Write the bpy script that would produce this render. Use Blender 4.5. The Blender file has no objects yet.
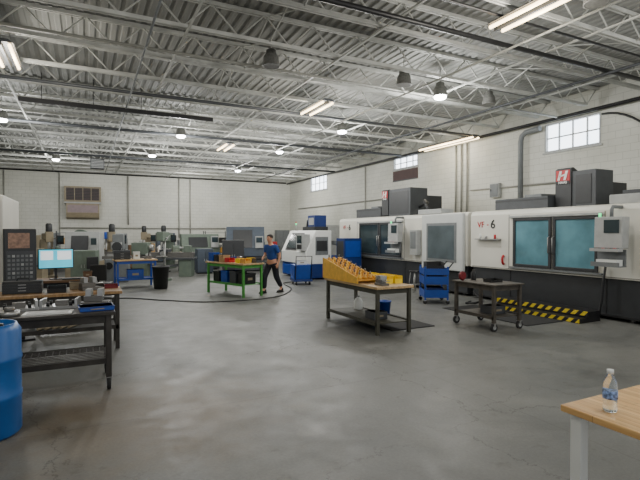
import bpy, bmesh, math, random
from mathutils import Vector, Matrix, Euler
random.seed(7)
SC=bpy.context.scene
COL=SC.collection
R=math.radians

# ------------------------------------------------------------ materials
def lin(c):
    o=[]
    for v in c[:3]:
        v=v/255.0
        o.append(v/12.92 if v<=0.04045 else ((v+0.055)/1.055)**2.4)
    return (o[0],o[1],o[2],1)
MATS={}
def M(name,col,rough=.5,metal=0,var=.10,scale=6,emit=0,alpha=None,trans=0):
    if name in MATS: return MATS[name]
    m=bpy.data.materials.new(name); m.use_nodes=True
    nt=m.node_tree; b=nt.nodes['Principled BSDF']
    c=lin(col)
    tc=nt.nodes.new('ShaderNodeTexCoord')
    n=nt.nodes.new('ShaderNodeTexNoise'); n.inputs['Scale'].default_value=scale; n.inputs['Detail'].default_value=4
    nt.links.new(tc.outputs['Object'],n.inputs['Vector'])
    r=nt.nodes.new('ShaderNodeValToRGB')
    r.color_ramp.elements[0].position=.3; r.color_ramp.elements[1].position=.7
    r.color_ramp.elements[0].color=(c[0]*(1-var),c[1]*(1-var),c[2]*(1-var),1)
    r.color_ramp.elements[1].color=(min(1,c[0]*(1+var)),min(1,c[1]*(1+var)),min(1,c[2]*(1+var)),1)
    nt.links.new(n.outputs['Fac'],r.inputs['Fac'])
    nt.links.new(r.outputs['Color'],b.inputs['Base Color'])
    b.inputs['Roughness'].default_value=rough
    b.inputs['Metallic'].default_value=metal
    if emit:
        nt.links.new(r.outputs['Color'],b.inputs['Emission Color'])
        b.inputs['Emission Strength'].default_value=emit
    if trans: b.inputs['Transmission Weight'].default_value=trans; b.inputs['IOR'].default_value=1.33
    MATS[name]=m
    return m

cream=M('cream_enamel',(212,210,199),.4,var=.04,scale=1.5)
creamd=M('cream_dark_seam',(120,118,110),.6)  # darker cream for the thin seam lines between enclosure panels
white=M('white_enamel',(218,220,216),.4,var=.03)
charcoal=M('charcoal_enamel',(44,46,48),.45)
dgrey=M('dark_grey_enamel',(62,65,68),.5)
mgrey=M('mid_grey_enamel',(108,112,113),.5)
lgrey=M('light_grey_enamel',(160,162,160),.5)
bgrey=M('blue_grey_enamel',(64,74,86),.5)
panelg=M('panel_dark_glass',(82,92,96),.2,var=.2,scale=2)
black=M('black_plastic',(20,21,22),.5)
blacks=M('black_steel',(34,34,35),.45,.3)
worn=M('worn_dark_steel',(58,55,51),.5,.4,var=.3,scale=9)
wornc=M('worn_cart_steel',(78,73,66),.55,.3,var=.3,scale=9)
olive=M('olive_grey_steel',(66,65,54),.55,.2,var=.2,scale=9)
drumm=M('lamp_drum',(88,88,84),.6,var=.3,scale=20)
rubber=M('black_rubber',(34,34,34),.85,scale=30)
steel=M('bare_steel',(164,164,162),.35,.7)
dsteel=M('dull_steel',(110,108,104),.5,.5)
glassm=M('machine_window_glass',(92,136,148),.08,var=.3,scale=1.6)
glassd=M('dark_window_glass',(46,58,62),.08,var=.3,scale=1.5)
blue=M('blue_enamel',(20,66,150),.4)
dblue=M('deep_blue_enamel',(16,44,104),.45)
green=M('green_enamel',(64,140,56),.5)
red=M('red_enamel',(180,26,34),.45)
dred=M('dark_red_enamel',(110,24,30),.5)
dbrown=M('dull_brown_panel',(74,56,54),.7)
yellow=M('yellow_plastic',(240,206,24),.45)
orange=M('amber_plastic',(206,150,60),.5)
amber=M('amber_wood',(224,172,58),.55,var=.15,scale=12)
tan=M('tan_enamel',(138,127,104),.6)
brown=M('brown_board',(104,78,54),.7)
cardboard=M('cardboard',(168,134,92),.8)
pipew=M('painted_conduit',(140,140,132),.5)
joistm=M('joist_paint',(176,177,171),.6,var=.2,scale=3)
tubeem=M('lit_tube',(255,226,175),.4,var=.0,emit=9)
ledem=M('lit_lens',(250,252,255),.4,var=.0,emit=25)
clearp=M('clear_plastic',(240,246,248),.06,var=.0,trans=.95)
waterm=M('bottle_label',(120,146,200),.5,var=.9,scale=70)
skinm=M('skin',(190,140,112),.6,var=.04)
hairm=M('dark_hair',(38,30,26),.8)
shirtm=M('blue_cotton',(28,66,130),.85,var=.12,scale=12)
pantm=M('navy_cotton',(26,28,36),.85,var=.12,scale=12)
shoem=M('dark_leather',(28,25,24),.6)
screenb=M('screen_blue',(70,190,215),.3,var=.12,scale=3,emit=1.0)
screenw=M('screen_white',(225,232,235),.3,var=.02,emit=.9)
screeno=M('screen_amber',(120,92,74),.3,var=.4,scale=20,emit=.25)
greenl=M('green_lamp',(60,220,130),.3,var=0,emit=2)
ggreen=M('grey_green',(98,110,98),.5)

def woodmat(name,c1,c2,axis=0,scale=9):
    m=bpy.data.materials.new(name); m.use_nodes=True
    nt=m.node_tree; b=nt.nodes['Principled BSDF']
    tc=nt.nodes.new('ShaderNodeTexCoord'); mp=nt.nodes.new('ShaderNodeMapping')
    sc=[1,1,1]; sc[axis]=.08; mp.inputs['Scale'].default_value=sc
    nt.links.new(tc.outputs['Object'],mp.inputs['Vector'])
    n=nt.nodes.new('ShaderNodeTexNoise'); n.inputs['Scale'].default_value=scale*3; n.inputs['Detail'].default_value=6
    nt.links.new(mp.outputs[0],n.inputs['Vector'])
    r=nt.nodes.new('ShaderNodeValToRGB'); r.color_ramp.elements[0].position=.3; r.color_ramp.elements[1].position=.72
    r.color_ramp.elements[0].color=lin(c1); r.color_ramp.elements[1].color=lin(c2)
    nt.links.new(n.outputs['Fac'],r.inputs['Fac'])
    br=nt.nodes.new('ShaderNodeTexBrick'); br.inputs['Scale'].default_value=1
    br.inputs['Brick Width'].default_value=.6; br.inputs['Row Height'].default_value=.045
    br.inputs['Mortar Size'].default_value=.0012
    br.inputs['Color1'].default_value=(1,1,1,1); br.inputs['Color2'].default_value=(.78,.74,.7,1); br.inputs['Mortar'].default_value=(.4,.33,.27,1)
    if axis==1:
        mp2=nt.nodes.new('ShaderNodeMapping'); mp2.inputs['Rotation'].default_value=(0,0,R(90))
        nt.links.new(tc.outputs['Object'],mp2.inputs['Vector']); nt.links.new(mp2.outputs[0],br.inputs['Vector'])
    else: nt.links.new(tc.outputs['Object'],br.inputs['Vector'])
    mx=nt.nodes.new('ShaderNodeMix'); mx.data_type='RGBA'; mx.blend_type='MULTIPLY'; mx.inputs[0].default_value=1
    nt.links.new(r.outputs['Color'],mx.inputs[6]); nt.links.new(br.outputs['Color'],mx.inputs[7])
    nt.links.new(mx.outputs[2],b.inputs['Base Color']); b.inputs['Roughness'].default_value=.42
    return m
butcher=woodmat('butcher_block',(204,156,94),(238,202,142),1)
benchwood=woodmat('bench_wood',(136,104,66),(176,142,96),1)
benchwoodx=woodmat('bench_wood_across',(176,146,104),(216,186,138),0)

def blockwall(name,ax):
    m=bpy.data.materials.new(name); m.use_nodes=True
    nt=m.node_tree; b=nt.nodes['Principled BSDF']
    tc=nt.nodes.new('ShaderNodeTexCoord'); sp=nt.nodes.new('ShaderNodeSeparateXYZ'); cb=nt.nodes.new('ShaderNodeCombineXYZ')
    nt.links.new(tc.outputs['Object'],sp.inputs[0])
    nt.links.new(sp.outputs[ax],cb.inputs[0]); nt.links.new(sp.outputs[2],cb.inputs[1])
    br=nt.nodes.new('ShaderNodeTexBrick'); br.inputs['Scale'].default_value=1
    br.inputs['Brick Width'].default_value=.4; br.inputs['Row Height'].default_value=.2; br.inputs['Mortar Size'].default_value=.006
    br.inputs['Color1'].default_value=lin((208,208,199)); br.inputs['Color2'].default_value=lin((203,203,194)); br.inputs['Mortar'].default_value=lin((176,176,167))
    nt.links.new(cb.outputs[0],br.inputs['Vector'])
    n=nt.nodes.new('ShaderNodeTexNoise'); n.inputs['Scale'].default_value=.4; n.inputs['Detail'].default_value=7
    nt.links.new(tc.outputs['Object'],n.inputs['Vector'])
    r=nt.nodes.new('ShaderNodeValToRGB'); r.color_ramp.elements[0].position=.35; r.color_ramp.elements[0].color=(.8,.8,.77,1)
    r.color_ramp.elements[1].position=.62; r.color_ramp.elements[1].color=(1,1,1,1)
    nt.links.new(n.outputs['Fac'],r.inputs['Fac'])
    mx=nt.nodes.new('ShaderNodeMix'); mx.data_type='RGBA'; mx.blend_type='MULTIPLY'; mx.inputs[0].default_value=1
    nt.links.new(br.outputs['Color'],mx.inputs[6]); nt.links.new(r.outputs['Color'],mx.inputs[7])
    nt.links.new(mx.outputs[2],b.inputs['Base Color']); b.inputs['Roughness'].default_value=.75
    bp=nt.nodes.new('ShaderNodeBump'); bp.inputs['Strength'].default_value=.2; bp.inputs['Distance'].default_value=.006; bp.invert=True
    nt.links.new(br.outputs['Fac'],bp.inputs['Height']); nt.links.new(bp.outputs[0],b.inputs['Normal'])
    return m
blk_y=blockwall('painted_block_side',1); blk_x=blockwall('painted_block_end',0)

def floormat():
    m=bpy.data.materials.new('worn_concrete'); m.use_nodes=True
    nt=m.node_tree; b=nt.nodes['Principled BSDF']; L=nt.links.new
    tc=nt.nodes.new('ShaderNodeTexCoord')
    def noise(s,d=6,rough=.6,dist=0):
        n=nt.nodes.new('ShaderNodeTexNoise'); n.inputs['Scale'].default_value=s; n.inputs['Detail'].default_value=d
        n.inputs['Roughness'].default_value=rough; n.inputs['Distortion'].default_value=dist; L(tc.outputs['Object'],n.inputs['Vector']); return n
    def ramp(src,p0,c0,p1,c1):
        r=nt.nodes.new('ShaderNodeValToRGB'); e=r.color_ramp.elements
        e[0].position=p0; e[0].color=c0; e[1].position=p1; e[1].color=c1; L(src,r.inputs['Fac']); return r
    def mix(a,bb,fac,mode='MULTIPLY'):
        x=nt.nodes.new('ShaderNodeMix'); x.data_type='RGBA'; x.blend_type=mode
        if isinstance(fac,float): x.inputs[0].default_value=fac
        else: L(fac,x.inputs[0])
        for s,i in ((a,6),(bb,7)):
            if isinstance(s,tuple): x.inputs[i].default_value=s
            else: L(s,x.inputs[i])
        return x.outputs[2]
    n1=noise(.5,8,.65,.5); base=ramp(n1.outputs['Fac'],.32,lin((97,98,95)),.68,lin((121,121,116))).outputs[0]
    n2=noise(2.2,10,.78); r2=ramp(n2.outputs['Fac'],.38,(.8,.8,.8,1),.62,(1.05,1.05,1.05,1)); c=mix(base,r2.outputs[0],1.0)
    n3=noise(40,3); r3=ramp(n3.outputs['Fac'],.3,(.86,.86,.86,1),.7,(1.07,1.07,1.07,1)); c=mix(c,r3.outputs[0],1.0)
    vm=nt.nodes.new('ShaderNodeVectorMath'); vm.operation='DISTANCE'; vm.inputs[1].default_value=(.55,4.9,0)
    L(tc.outputs['Object'],vm.inputs[0])
    ad=nt.nodes.new('ShaderNodeMath'); ad.operation='MULTIPLY_ADD'; n4=noise(1.6,7,.7); L(n4.outputs['Fac'],ad.inputs[0]); ad.inputs[1].default_value=2.6; L(vm.outputs['Value'],ad.inputs[2])
    mr=nt.nodes.new('ShaderNodeMapRange'); mr.inputs['From Min'].default_value=1.8; mr.inputs['From Max'].default_value=2.9; mr.inputs['To Min'].default_value=.75; mr.inputs['To Max'].default_value=0
    L(ad.outputs[0],mr.inputs['Value'])
    c=mix(c,(1.0,.76,.52,1),mr.outputs[0])
    n5=noise(.8,6,.65,.6); r5=ramp(n5.outputs['Fac'],.54,(0,0,0,1),.66,(1,1,1,1)); c=mix(c,(.8,.79,.78,1),r5.outputs[0])
    n7=noise(4,5,.65); r7=ramp(n7.outputs['Fac'],.62,(0,0,0,1),.69,(1,1,1,1)); c=mix(c,(.78,.76,.74,1),r7.outputs[0])
    def crack(sc,w,amp,ns,lo,hi,seed,st):
        nonlocal c
        nd=noise(ns,6,.7); va=nt.nodes.new('ShaderNodeVectorMath'); va.operation='MULTIPLY_ADD'; L(nd.outputs['Color'],va.inputs[0]); va.inputs[1].default_value=(amp,amp,0)
        of=nt.nodes.new('ShaderNodeVectorMath'); of.operation='ADD'; of.inputs[1].default_value=(seed,seed*.7,0); L(tc.outputs['Object'],of.inputs[0]); L(of.outputs[0],va.inputs[2])
        vo=nt.nodes.new('ShaderNodeTexVoronoi'); vo.voronoi_dimensions='2D'; vo.feature='DISTANCE_TO_EDGE'; vo.inputs['Scale'].default_value=sc; L(va.outputs[0],vo.inputs['Vector'])
        rc=ramp(vo.outputs['Distance'],w*.4,(1,1,1,1),w,(0,0,0,1))
        n6=noise(.45,2); r6=ramp(n6.outputs['Fac'],lo,(0,0,0,1),hi,(1,1,1,1))
        cm=nt.nodes.new('ShaderNodeMath'); cm.operation='MULTIPLY'; L(rc.outputs[0],cm.inputs[0]); L(r6.outputs[0],cm.inputs[1])
        c=mix(c,(st,st*.95,st*.9,1),cm.outputs[0])
    crack(.30,.0034,1.2,.9,.36,.44,3.3,.42)
    crack(.9,.007,.7,1.6,.54,.60,8.1,.5)
    bk=nt.nodes.new('ShaderNodeTexBrick'); bk.offset=0; bk.inputs['Scale'].default_value=1; bk.inputs['Brick Width'].default_value=6.1; bk.inputs['Row Height'].default_value=6.1; bk.inputs['Mortar Size'].default_value=.005
    mpp=nt.nodes.new('ShaderNodeMapping'); mpp.inputs['Location'].default_value=(2.2,1.3,0); L(tc.outputs['Object'],mpp.inputs['Vector']); L(mpp.outputs[0],bk.inputs['Vector'])
    c=mix(c,(.7,.68,.66,1),bk.outputs['Fac'])
    L(c,b.inputs['Base Color'])
    rr=nt.nodes.new('ShaderNodeMapRange'); rr.inputs['From Min'].default_value=.35; rr.inputs['From Max'].default_value=.65; rr.inputs['To Min'].default_value=.36; rr.inputs['To Max'].default_value=.58; L(n2.outputs['Fac'],rr.inputs['Value']); L(rr.outputs[0],b.inputs['Roughness'])
    b.inputs['Specular IOR Level'].default_value=.4
    bp=nt.nodes.new('ShaderNodeBump'); bp.inputs['Strength'].default_value=.1; bp.inputs['Distance'].default_value=.02; L(n2.outputs['Fac'],bp.inputs['Height']); L(bp.outputs[0],b.inputs['Normal'])
    return m
floorm=floormat()

def stripemat():
    m=bpy.data.materials.new('hazard_stripes'); m.use_nodes=True
    nt=m.node_tree; b=nt.nodes['Principled BSDF']; L=nt.links.new
    tc=nt.nodes.new('ShaderNodeTexCoord'); sp=nt.nodes.new('ShaderNodeSeparateXYZ'); L(tc.outputs['Object'],sp.inputs[0])
    a=nt.nodes.new('ShaderNodeMath'); a.operation='ADD'; L(sp.outputs[1],a.inputs[0]); L(sp.outputs[2],a.inputs[1])
    k=nt.nodes.new('ShaderNodeMath'); k.operation='MULTIPLY'; L(a.outputs[0],k.inputs[0]); k.inputs[1].default_value=5
    f=nt.nodes.new('ShaderNodeMath'); f.operation='FRACT'; L(k.outputs[0],f.inputs[0])
    g=nt.nodes.new('ShaderNodeMath'); g.operation='GREATER_THAN'; L(f.outputs[0],g.inputs[0]); g.inputs[1].default_value=.5
    x=nt.nodes.new('ShaderNodeMix'); x.data_type='RGBA'; L(g.outputs[0],x.inputs[0]); x.inputs[6].default_value=lin((20,20,20)); x.inputs[7].default_value=lin((212,186,40))
    L(x.outputs[2],b.inputs['Base Color']); b.inputs['Roughness'].default_value=.6
    return m
stripe=stripemat()

# ------------------------------------------------------------ mesh builder
class MB:
    def __init__(s): s.bm=bmesh.new(); s.mats=[]
    def mi(s,m):
        if m not in s.mats: s.mats.append(m)
        return s.mats.index(m)
    def face(s,vs,m,smooth=False):
        try: f=s.bm.faces.new(vs)
        except ValueError: return
        f.material_index=s.mi(m); f.smooth=smooth
    def box(s,x0,x1,y0,y1,z0,z1,m):
        v=[s.bm.verts.new(p) for p in ((x0,y0,z0),(x1,y0,z0),(x1,y1,z0),(x0,y1,z0),(x0,y0,z1),(x1,y0,z1),(x1,y1,z1),(x0,y1,z1))]
        for q in ((0,3,2,1),(4,5,6,7),(0,1,5,4),(1,2,6,5),(2,3,7,6),(3,0,4,7)): s.face([v[i] for i in q],m)
        return s
    def cyl(s,p0,p1,r,m,seg=12,r2=None,smooth=True):
        p0=Vector(p0); p1=Vector(p1); d=(p1-p0)
        if r2 is None: r2=r
        q=d.normalized().to_track_quat('Z','Y')
        A=[];B=[]
        for i in range(seg):
            a=2*math.pi*i/seg; o=q@Vector((math.cos(a),math.sin(a),0))
            A.append(s.bm.verts.new(p0+o*r)); B.append(s.bm.verts.new(p1+o*r2))
        for i in range(seg):
            j=(i+1)%seg; s.face([A[i],A[j],B[j],B[i]],m,smooth)
        s.face(list(reversed(A)),m); s.face(B,m)
        return s
    def lathe(s,prof,m,c=(0,0,0),seg=24,axis='Z'):
        rings=[]
        for r,z in prof:
            ring=[]
            for i in range(seg):
                a=2*math.pi*i/seg
                if axis=='Z': p=(c[0]+r*math.cos(a),c[1]+r*math.sin(a),c[2]+z)
                elif axis=='X': p=(c[0]+z,c[1]+r*math.cos(a),c[2]+r*math.sin(a))
                else: p=(c[0]+r*math.sin(a),c[1]+z,c[2]+r*math.cos(a))
                ring.append(s.bm.verts.new(p))
            rings.append(ring)
        for k in range(len(rings)-1):
            for i in range(seg):
                j=(i+1)%seg; s.face([rings[k][i],rings[k][j],rings[k+1][j],rings[k+1][i]],m,True)
        s.face(list(reversed(rings[0])),m); s.face(rings[-1],m)
        return s
    def prism(s,pts,ax,a0,a1,m):
        def P(p,a):
            return {'X':(a,p[0],p[1]),'Y':(p[0],a,p[1]),'Z':(p[0],p[1],a)}[ax]
        A=[s.bm.verts.new(P(p,a0)) for p in pts]; B=[s.bm.verts.new(P(p,a1)) for p in pts]
        n=len(pts)
        for i in range(n):
            j=(i+1)%n; s.face([A[i],A[j],B[j],B[i]],m)
        s.face(list(reversed(A)),m); s.face(B,m)
        return s
    def tube(s,pts,r,m,seg=8):
        pts=[Vector(p) for p in pts]; rings=[]
        prev=None
        for i,p in enumerate(pts):
            d=(pts[min(i+1,len(pts)-1)]-pts[max(i-1,0)]).normalized()
            if prev is None:
                a=d.orthogonal().normalized()
            else:
                a=(prev-d*prev.dot(d)).normalized()
            prev=a; b=d.cross(a)
            rings.append([s.bm.verts.new(p+a*r*math.cos(2*math.pi*k/seg)+b*r*math.sin(2*math.pi*k/seg)) for k in range(seg)])
        for k in range(len(rings)-1):
            for i in range(seg):
                j=(i+1)%seg; s.face([rings[k][i],rings[k][j],rings[k+1][j],rings[k+1][i]],m,True)
        s.face(list(reversed(rings[0])),m); s.face(rings[-1],m)
        return s
    def ball(s,c,r,m,u=12,v=8):
        if not isinstance(r,tuple): r=(r,r,r)
        mat=Matrix.Translation(c)@Matrix.Diagonal((r[0],r[1],r[2],1))
        g=bmesh.ops.create_uvsphere(s.bm,u_segments=u,v_segments=v,radius=1,matrix=mat)
        k=s.mi(m)
        for vv in g['verts']:
            for f in vv.link_faces: f.material_index=k; f.smooth=True
        return s
    def done(s,name,parent=None,loc=(0,0,0),rot=0,label=None,cat=None,group=None,kind=None,bevel=0):
        bmesh.ops.recalc_face_normals(s.bm,faces=s.bm.faces)
        me=bpy.data.meshes.new(name); s.bm.to_mesh(me); s.bm.free()
        for m in s.mats: me.materials.append(m)
        o=bpy.data.objects.new(name,me); COL.objects.link(o)
        o.location=loc; o.rotation_euler=(0,0,rot) if not isinstance(rot,tuple) else rot
        if parent: o.parent=parent
        if label: o['label']=label
        if cat: o['category']=cat
        if group: o['group']=group
        if kind: o['kind']=kind
        if bevel:
            b=o.modifiers.new('bevel','BEVEL'); b.width=bevel; b.segments=2; b.limit_method='ANGLE'; b.angle_limit=R(40)
        return o
def thing(name,label,cat,loc,rot=0,group=None):
    e=bpy.data.objects.new(name,None); COL.objects.link(e); e.empty_display_size=.2
    e.location=loc; e.rotation_euler=(0,0,rot); e['label']=label; e['category']=cat
    if group: e['group']=group
    return e
def thing_child(par,name,loc):
    e=bpy.data.objects.new(name,None); COL.objects.link(e); e.parent=par; e.location=loc; e.empty_display_size=.1; return e
def dup(root,loc,rot=None,label=None):
    n=root.copy(); COL.objects.link(n); n.location=loc
    if rot is not None: n.rotation_euler=(0,0,rot)
    if label: n['label']=label
    def rec(o,no):
        for c in list(o.children):
            k=c.copy(); COL.objects.link(k); k.parent=no; rec(c,k)
    rec(root,n); return n
def text(s,mat,size,loc,rot,parent,name='lettering',extr=.004,shear=0,off=0):
    cu=bpy.data.curves.new('t','FONT'); cu.body=s; cu.size=size; cu.extrude=extr; cu.align_x='CENTER'; cu.align_y='CENTER'; cu.shear=shear; cu.offset=off
    t=bpy.data.objects.new('t',cu); COL.objects.link(t)
    dg=bpy.context.evaluated_depsgraph_get(); me=bpy.data.meshes.new_from_object(t.evaluated_get(dg))
    bpy.data.objects.remove(t); me.materials.clear(); me.materials.append(mat)
    o=bpy.data.objects.new(name,me); COL.objects.link(o); o.location=loc; o.rotation_euler=rot; o.parent=parent
    return o
FX=(R(90),0,R(-90))   # faces -X

# ------------------------------------------------------------ room
WX=13.0; WY=30.6; H=5.95; LX=-9.0; Y0=-3.0
MB().box(LX-.2,WX+.2,Y0,WY+.2,-.15,0,floorm).done('floor',kind='structure',label='worn stained grey concrete floor with cracks')
def wall(name,holes):
    b=MB(); ys=sorted(set([Y0,WY]+[h[0] for h in holes]+[h[1] for h in holes]))
    for i in range(len(ys)-1):
        a,c=ys[i],ys[i+1]; mid=(a+c)/2; hs=[h for h in holes if h[0]<mid<h[1]]
        if hs:
            h=hs[0]; b.box(WX,WX+.2,a,c,0,h[2],blk_y); b.box(WX,WX+.2,a,c,h[3],H+.1,blk_y)
        else: b.box(WX,WX+.2,a,c,0,H+.1,blk_y)
    return b.done(name,kind='structure',label='cream painted concrete block wall')
WIN=[(8.2,10.0,4.32,5.22),(16.3,18.1,4.75,5.3),(24.9,27.2,4.45,5.4)]
wall('wall_right',WIN)
MB().box(LX-.2,WX+.2,WY,WY+.2,0,H+.1,blk_x).done('wall_back',kind='structure',label='cream painted concrete block wall')
MB().box(LX-.2,LX,Y0,WY,0,H+.1,blk_y).done('wall_left',kind='structure',label='cream painted concrete block wall')
def winglass():
    m=bpy.data.materials.new('frosted_daylight_glass'); m.use_nodes=True; nt=m.node_tree; b=nt.nodes['Principled BSDF']
    tc=nt.nodes.new('ShaderNodeTexCoord'); n=nt.nodes.new('ShaderNodeTexNoise'); n.inputs['Scale'].default_value=2
    nt.links.new(tc.outputs['Object'],n.inputs['Vector']); r=nt.nodes.new('ShaderNodeValToRGB')
    r.color_ramp.elements[0].color=(.6,.8,1,1); r.color_ramp.elements[1].color=(1,1,1,1); nt.links.new(n.outputs['Fac'],r.inputs['Fac'])
    nt.links.new(r.outputs[0],b.inputs['Emission Color']); b.inputs['Emission Strength'].default_value=5
    return m
wg=winglass()
for i,(a,c,z0,z1) in enumerate(WIN):
    b=MB(); b.box(WX+.1,WX+.12,a+.03,c-.03,z0+.03,z1-.03,wg)
    fr=lgrey
    b.box(WX-.01,WX+.14,a,a+.05,z0,z1,fr).box(WX-.01,WX+.14,c-.05,c,z0,z1,fr).box(WX-.01,WX+.14,a+.05,c-.05,z0,z0+.05,fr).box(WX-.01,WX+.14,a+.05,c-.05,z1-.05,z1,fr)
    for k in range(1,4):
        y=a+(c-a)*k/4; b.box(WX+.06,WX+.1,y-.02,y+.02,z0+.05,z1-.05,fr)
    zz=(z0+z1)/2; b.box(WX+.07,WX+.095,a+.05,c-.05,zz-.02,zz+.02,fr)
    b.box(WX-.05,WX,a-.05,c+.05,z0-.05,z0,fr)
    b.done('window_%d'%(i+1),kind='structure',label='high steel-framed multi-pane window with frosted panes')
MB().box(WX-.04,WX,16.3,18.1,4.2,4.68,dbrown).box(WX-.06,WX-.04,16.3,18.1,4.2,4.24,dgrey).done('wall_panel',label='dull brown panel fixed on the wall beneath a high window',cat='panel')

b=MB(); x=LX; pit=.2
prof=[]
while x<WX-.1:
    prof+= [(x,H),(x+.07,H),(x+.095,H-.03),(x+.175,H-.03)]
    x+=pit
prof.append((WX,H))
deckm=M('deck_paint',(132,133,129),.8,var=.1,scale=1.2)
A=[b.bm.verts.new((p[0],Y0,p[1])) for p in prof]; B=[b.bm.verts.new((p[0],WY,p[1])) for p in prof]
for i in range(len(prof)-1): b.face([A[i],A[i+1],B[i+1],B[i]],deckm)
ce=b.done('ceiling',kind='structure',label='painted corrugated steel roof deck')

# joists
b=MB(); zt=H-.04; zb=5.34
JX0,JX1=LX+.02,WX-.02
for yy in (-.05,.018): 
    b.box(JX0,JX1,yy,yy+.032,zt-.065,zt,joistm)
    b.box(JX0+.5,JX1-.5,yy,yy+.032,zb,zb+.065,joistm)
x=JX0+.5; k=0
while x<JX1-.6:
    x2=x+.5
    if k%2==0: b.cyl((x,0,zb+.03),(x2,0,zt-.03),.016,joistm,6)
    else: b.cyl((x,0,zt-.03),(x2,0,zb+.03),.016,joistm,6)
    x=x2;k+=1
b.cyl((JX0+.05,0,zt-.03),(JX0+.5,0,zb+.03),.016,joistm,6); b.cyl((JX1-.05,0,zt-.03),(JX1-.5,0,zb+.03),.016,joistm,6)
j=b.done('roof_joist',loc=(0,2.1,0),label='light grey open-web steel roof joist',cat='roof joist',group='open-web roof joists')
yy=2.1+1.55
while yy<30.4:
    n=j.copy(); COL.objects.link(n); n.location.y=yy; yy+=1.55
b=MB(); b.box(-.02,.02,Y0,WY-.02,zb-.03,zb,joistm); br=b.done('bridging_bar',loc=(-5,0,0),label='thin steel bridging bar tying the roof joists',cat='roof brace',group='roof bridging bars')
for xx in (-1.6,1.6,4.6,8.05,10.6):
    n=br.copy(); COL.objects.link(n); n.location.x=xx
b=MB()
b.cyl((0,0,zb+.03),(0,1.55,zt-.04),.013,joistm,6).cyl((0,0,zt-.04),(0,1.55,zb+.03),.013,joistm,6)
xb=b.done('cross_brace',loc=(3.1,5.2,0),label='crossed steel brace rods between roof joists',cat='roof brace',group='roof cross braces')
for xx in (3.1,9.2,-3):
    for q in range(0,16):
        if xx==3.1 and q==2: continue
        n=xb.copy(); COL.objects.link(n); n.location=(xx,2.1+1.55*q,0)
def pipe(name,pts,r,m,label,cat='pipe',seg=10): return MB().tube(pts,r,m,seg).done(name,label=label,cat=cat)
pipe('ceiling_pipe',[(-6,6.2,5.28),(WX-.02,6.2,5.28)],.045,blacks,'black steel sprinkler main under the roof joists')
pipe('ceiling_pipe',[(-6,5.4,5.28),(WX-.02,5.4,5.28)],.022,blacks,'thin black pipe under the roof joists')
pipe('ceiling_pipe',[(12.75,Y0+1,5.27),(12.75,WY-.05,5.27)],.05,blacks,'black pipe running along the top of the wall')
pipe('ceiling_pipe',[(-8.9,30.4,5.3),(12.6,30.4,5.3)],.045,blacks,'black pipe running along the top of the end wall')
pipe('ceiling_pipe',[(7.0,2,5.2),(7.0,29,5.2)],.022,pipew,'light conduit run beneath the joists')
pipe('ceiling_pipe',[(1.0,4,5.22),(1.0,29,5.22)],.02,mgrey,'grey conduit run beneath the joists')
pipe('ceiling_pipe',[(10.0,2,5.22),(10.0,29,5.22)],.03,dgrey,'dark pipe branch beneath the joists')
pipe('ceiling_pipe',[(-6,9.3,5.27),(12.6,9.3,5.27)],.03,pipew,'painted pipe run beneath the joists')
pipe('ceiling_pipe',[(-6,17.0,5.27),(12.6,17.0,5.27)],.05,dgrey,'dark pipe run beneath the joists')
pipe('ceiling_pipe',[(-6,12.4,5.27),(12.6,12.4,5.27)],.04,dgrey,'dark pipe run beneath the joists')
pipe('ceiling_pipe',[(-6,23.2,5.27),(12.6,23.2,5.27)],.05,dgrey,'dark pipe run beneath the joists')
b=MB(); b.box(-1.5,3.4,-.06,.06,5.13,5.23,blacks)
for xx in (-1,0.2,1.4,2.6): b.cyl((xx,0,5.23),(xx,0,5.9),.01,blacks,6)
b.box(-1.5,3.4,-.08,-.06,5.11,5.15,blacks)
b.done('radiant_heater',loc=(0,13.9,0),label='long black radiant heater tube hung from the roof',cat='heater')
b=MB(); b.box(-.3,.3,-.25,.25,4.85,5.32,dgrey)
for k in range(6): b.box(-.26,.26,-.27,-.25,4.88+k*.07,4.91+k*.07,lgrey)
b.cyl((-.2,0,5.32),(-.2,0,5.91),.01,steel,6).cyl((.2,0,5.32),(.2,0,5.91),.01,steel,6)
b.done('unit_heater',loc=(.5,24.6,0),label='dark grey unit heater hung from the roof joists',cat='heater',bevel=.01)

# ------------------------------------------------------------ light fixtures
def strip(L):
    f=thing('linear_light_fixture','twin-tube linear light hung below the joists, lit','ceiling light',(0,0,0),group='twin-tube ceiling lights')
    b=MB(); b.prism([(-.2,5.22),(.2,5.22),(.12,5.28),(-.12,5.28)],'Y',-L/2,L/2,dgrey).box(-.02,.02,-L/2,L/2,5.15,5.22,dgrey); b.done('housing',f)
    for xx in (-.14,.14):
        MB().cyl((xx,-L/2+.03,5.18),(xx,L/2-.03,5.18),.03,tubeem,10).done('lit_tube',f)
    b=MB()
    for yy in (-L/2+.15,L/2-.15): b.cyl((0,yy,5.28),(0,yy,H-.03),.006,steel,6)
    b.done('hanger_wire',f)
    return f
s1=strip(1.4); s1.location=(6.1,4.95,0)
for p in ((5.62,11.4),(4.96,18.2),(-1.35,10.7),(-1.5,3.5)): dup(s1,(p[0],p[1],0))
s2=strip(3.0); s2.location=(12.35,13.75,0); s2['label']='long twin-tube linear light hung close to the block wall'
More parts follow.
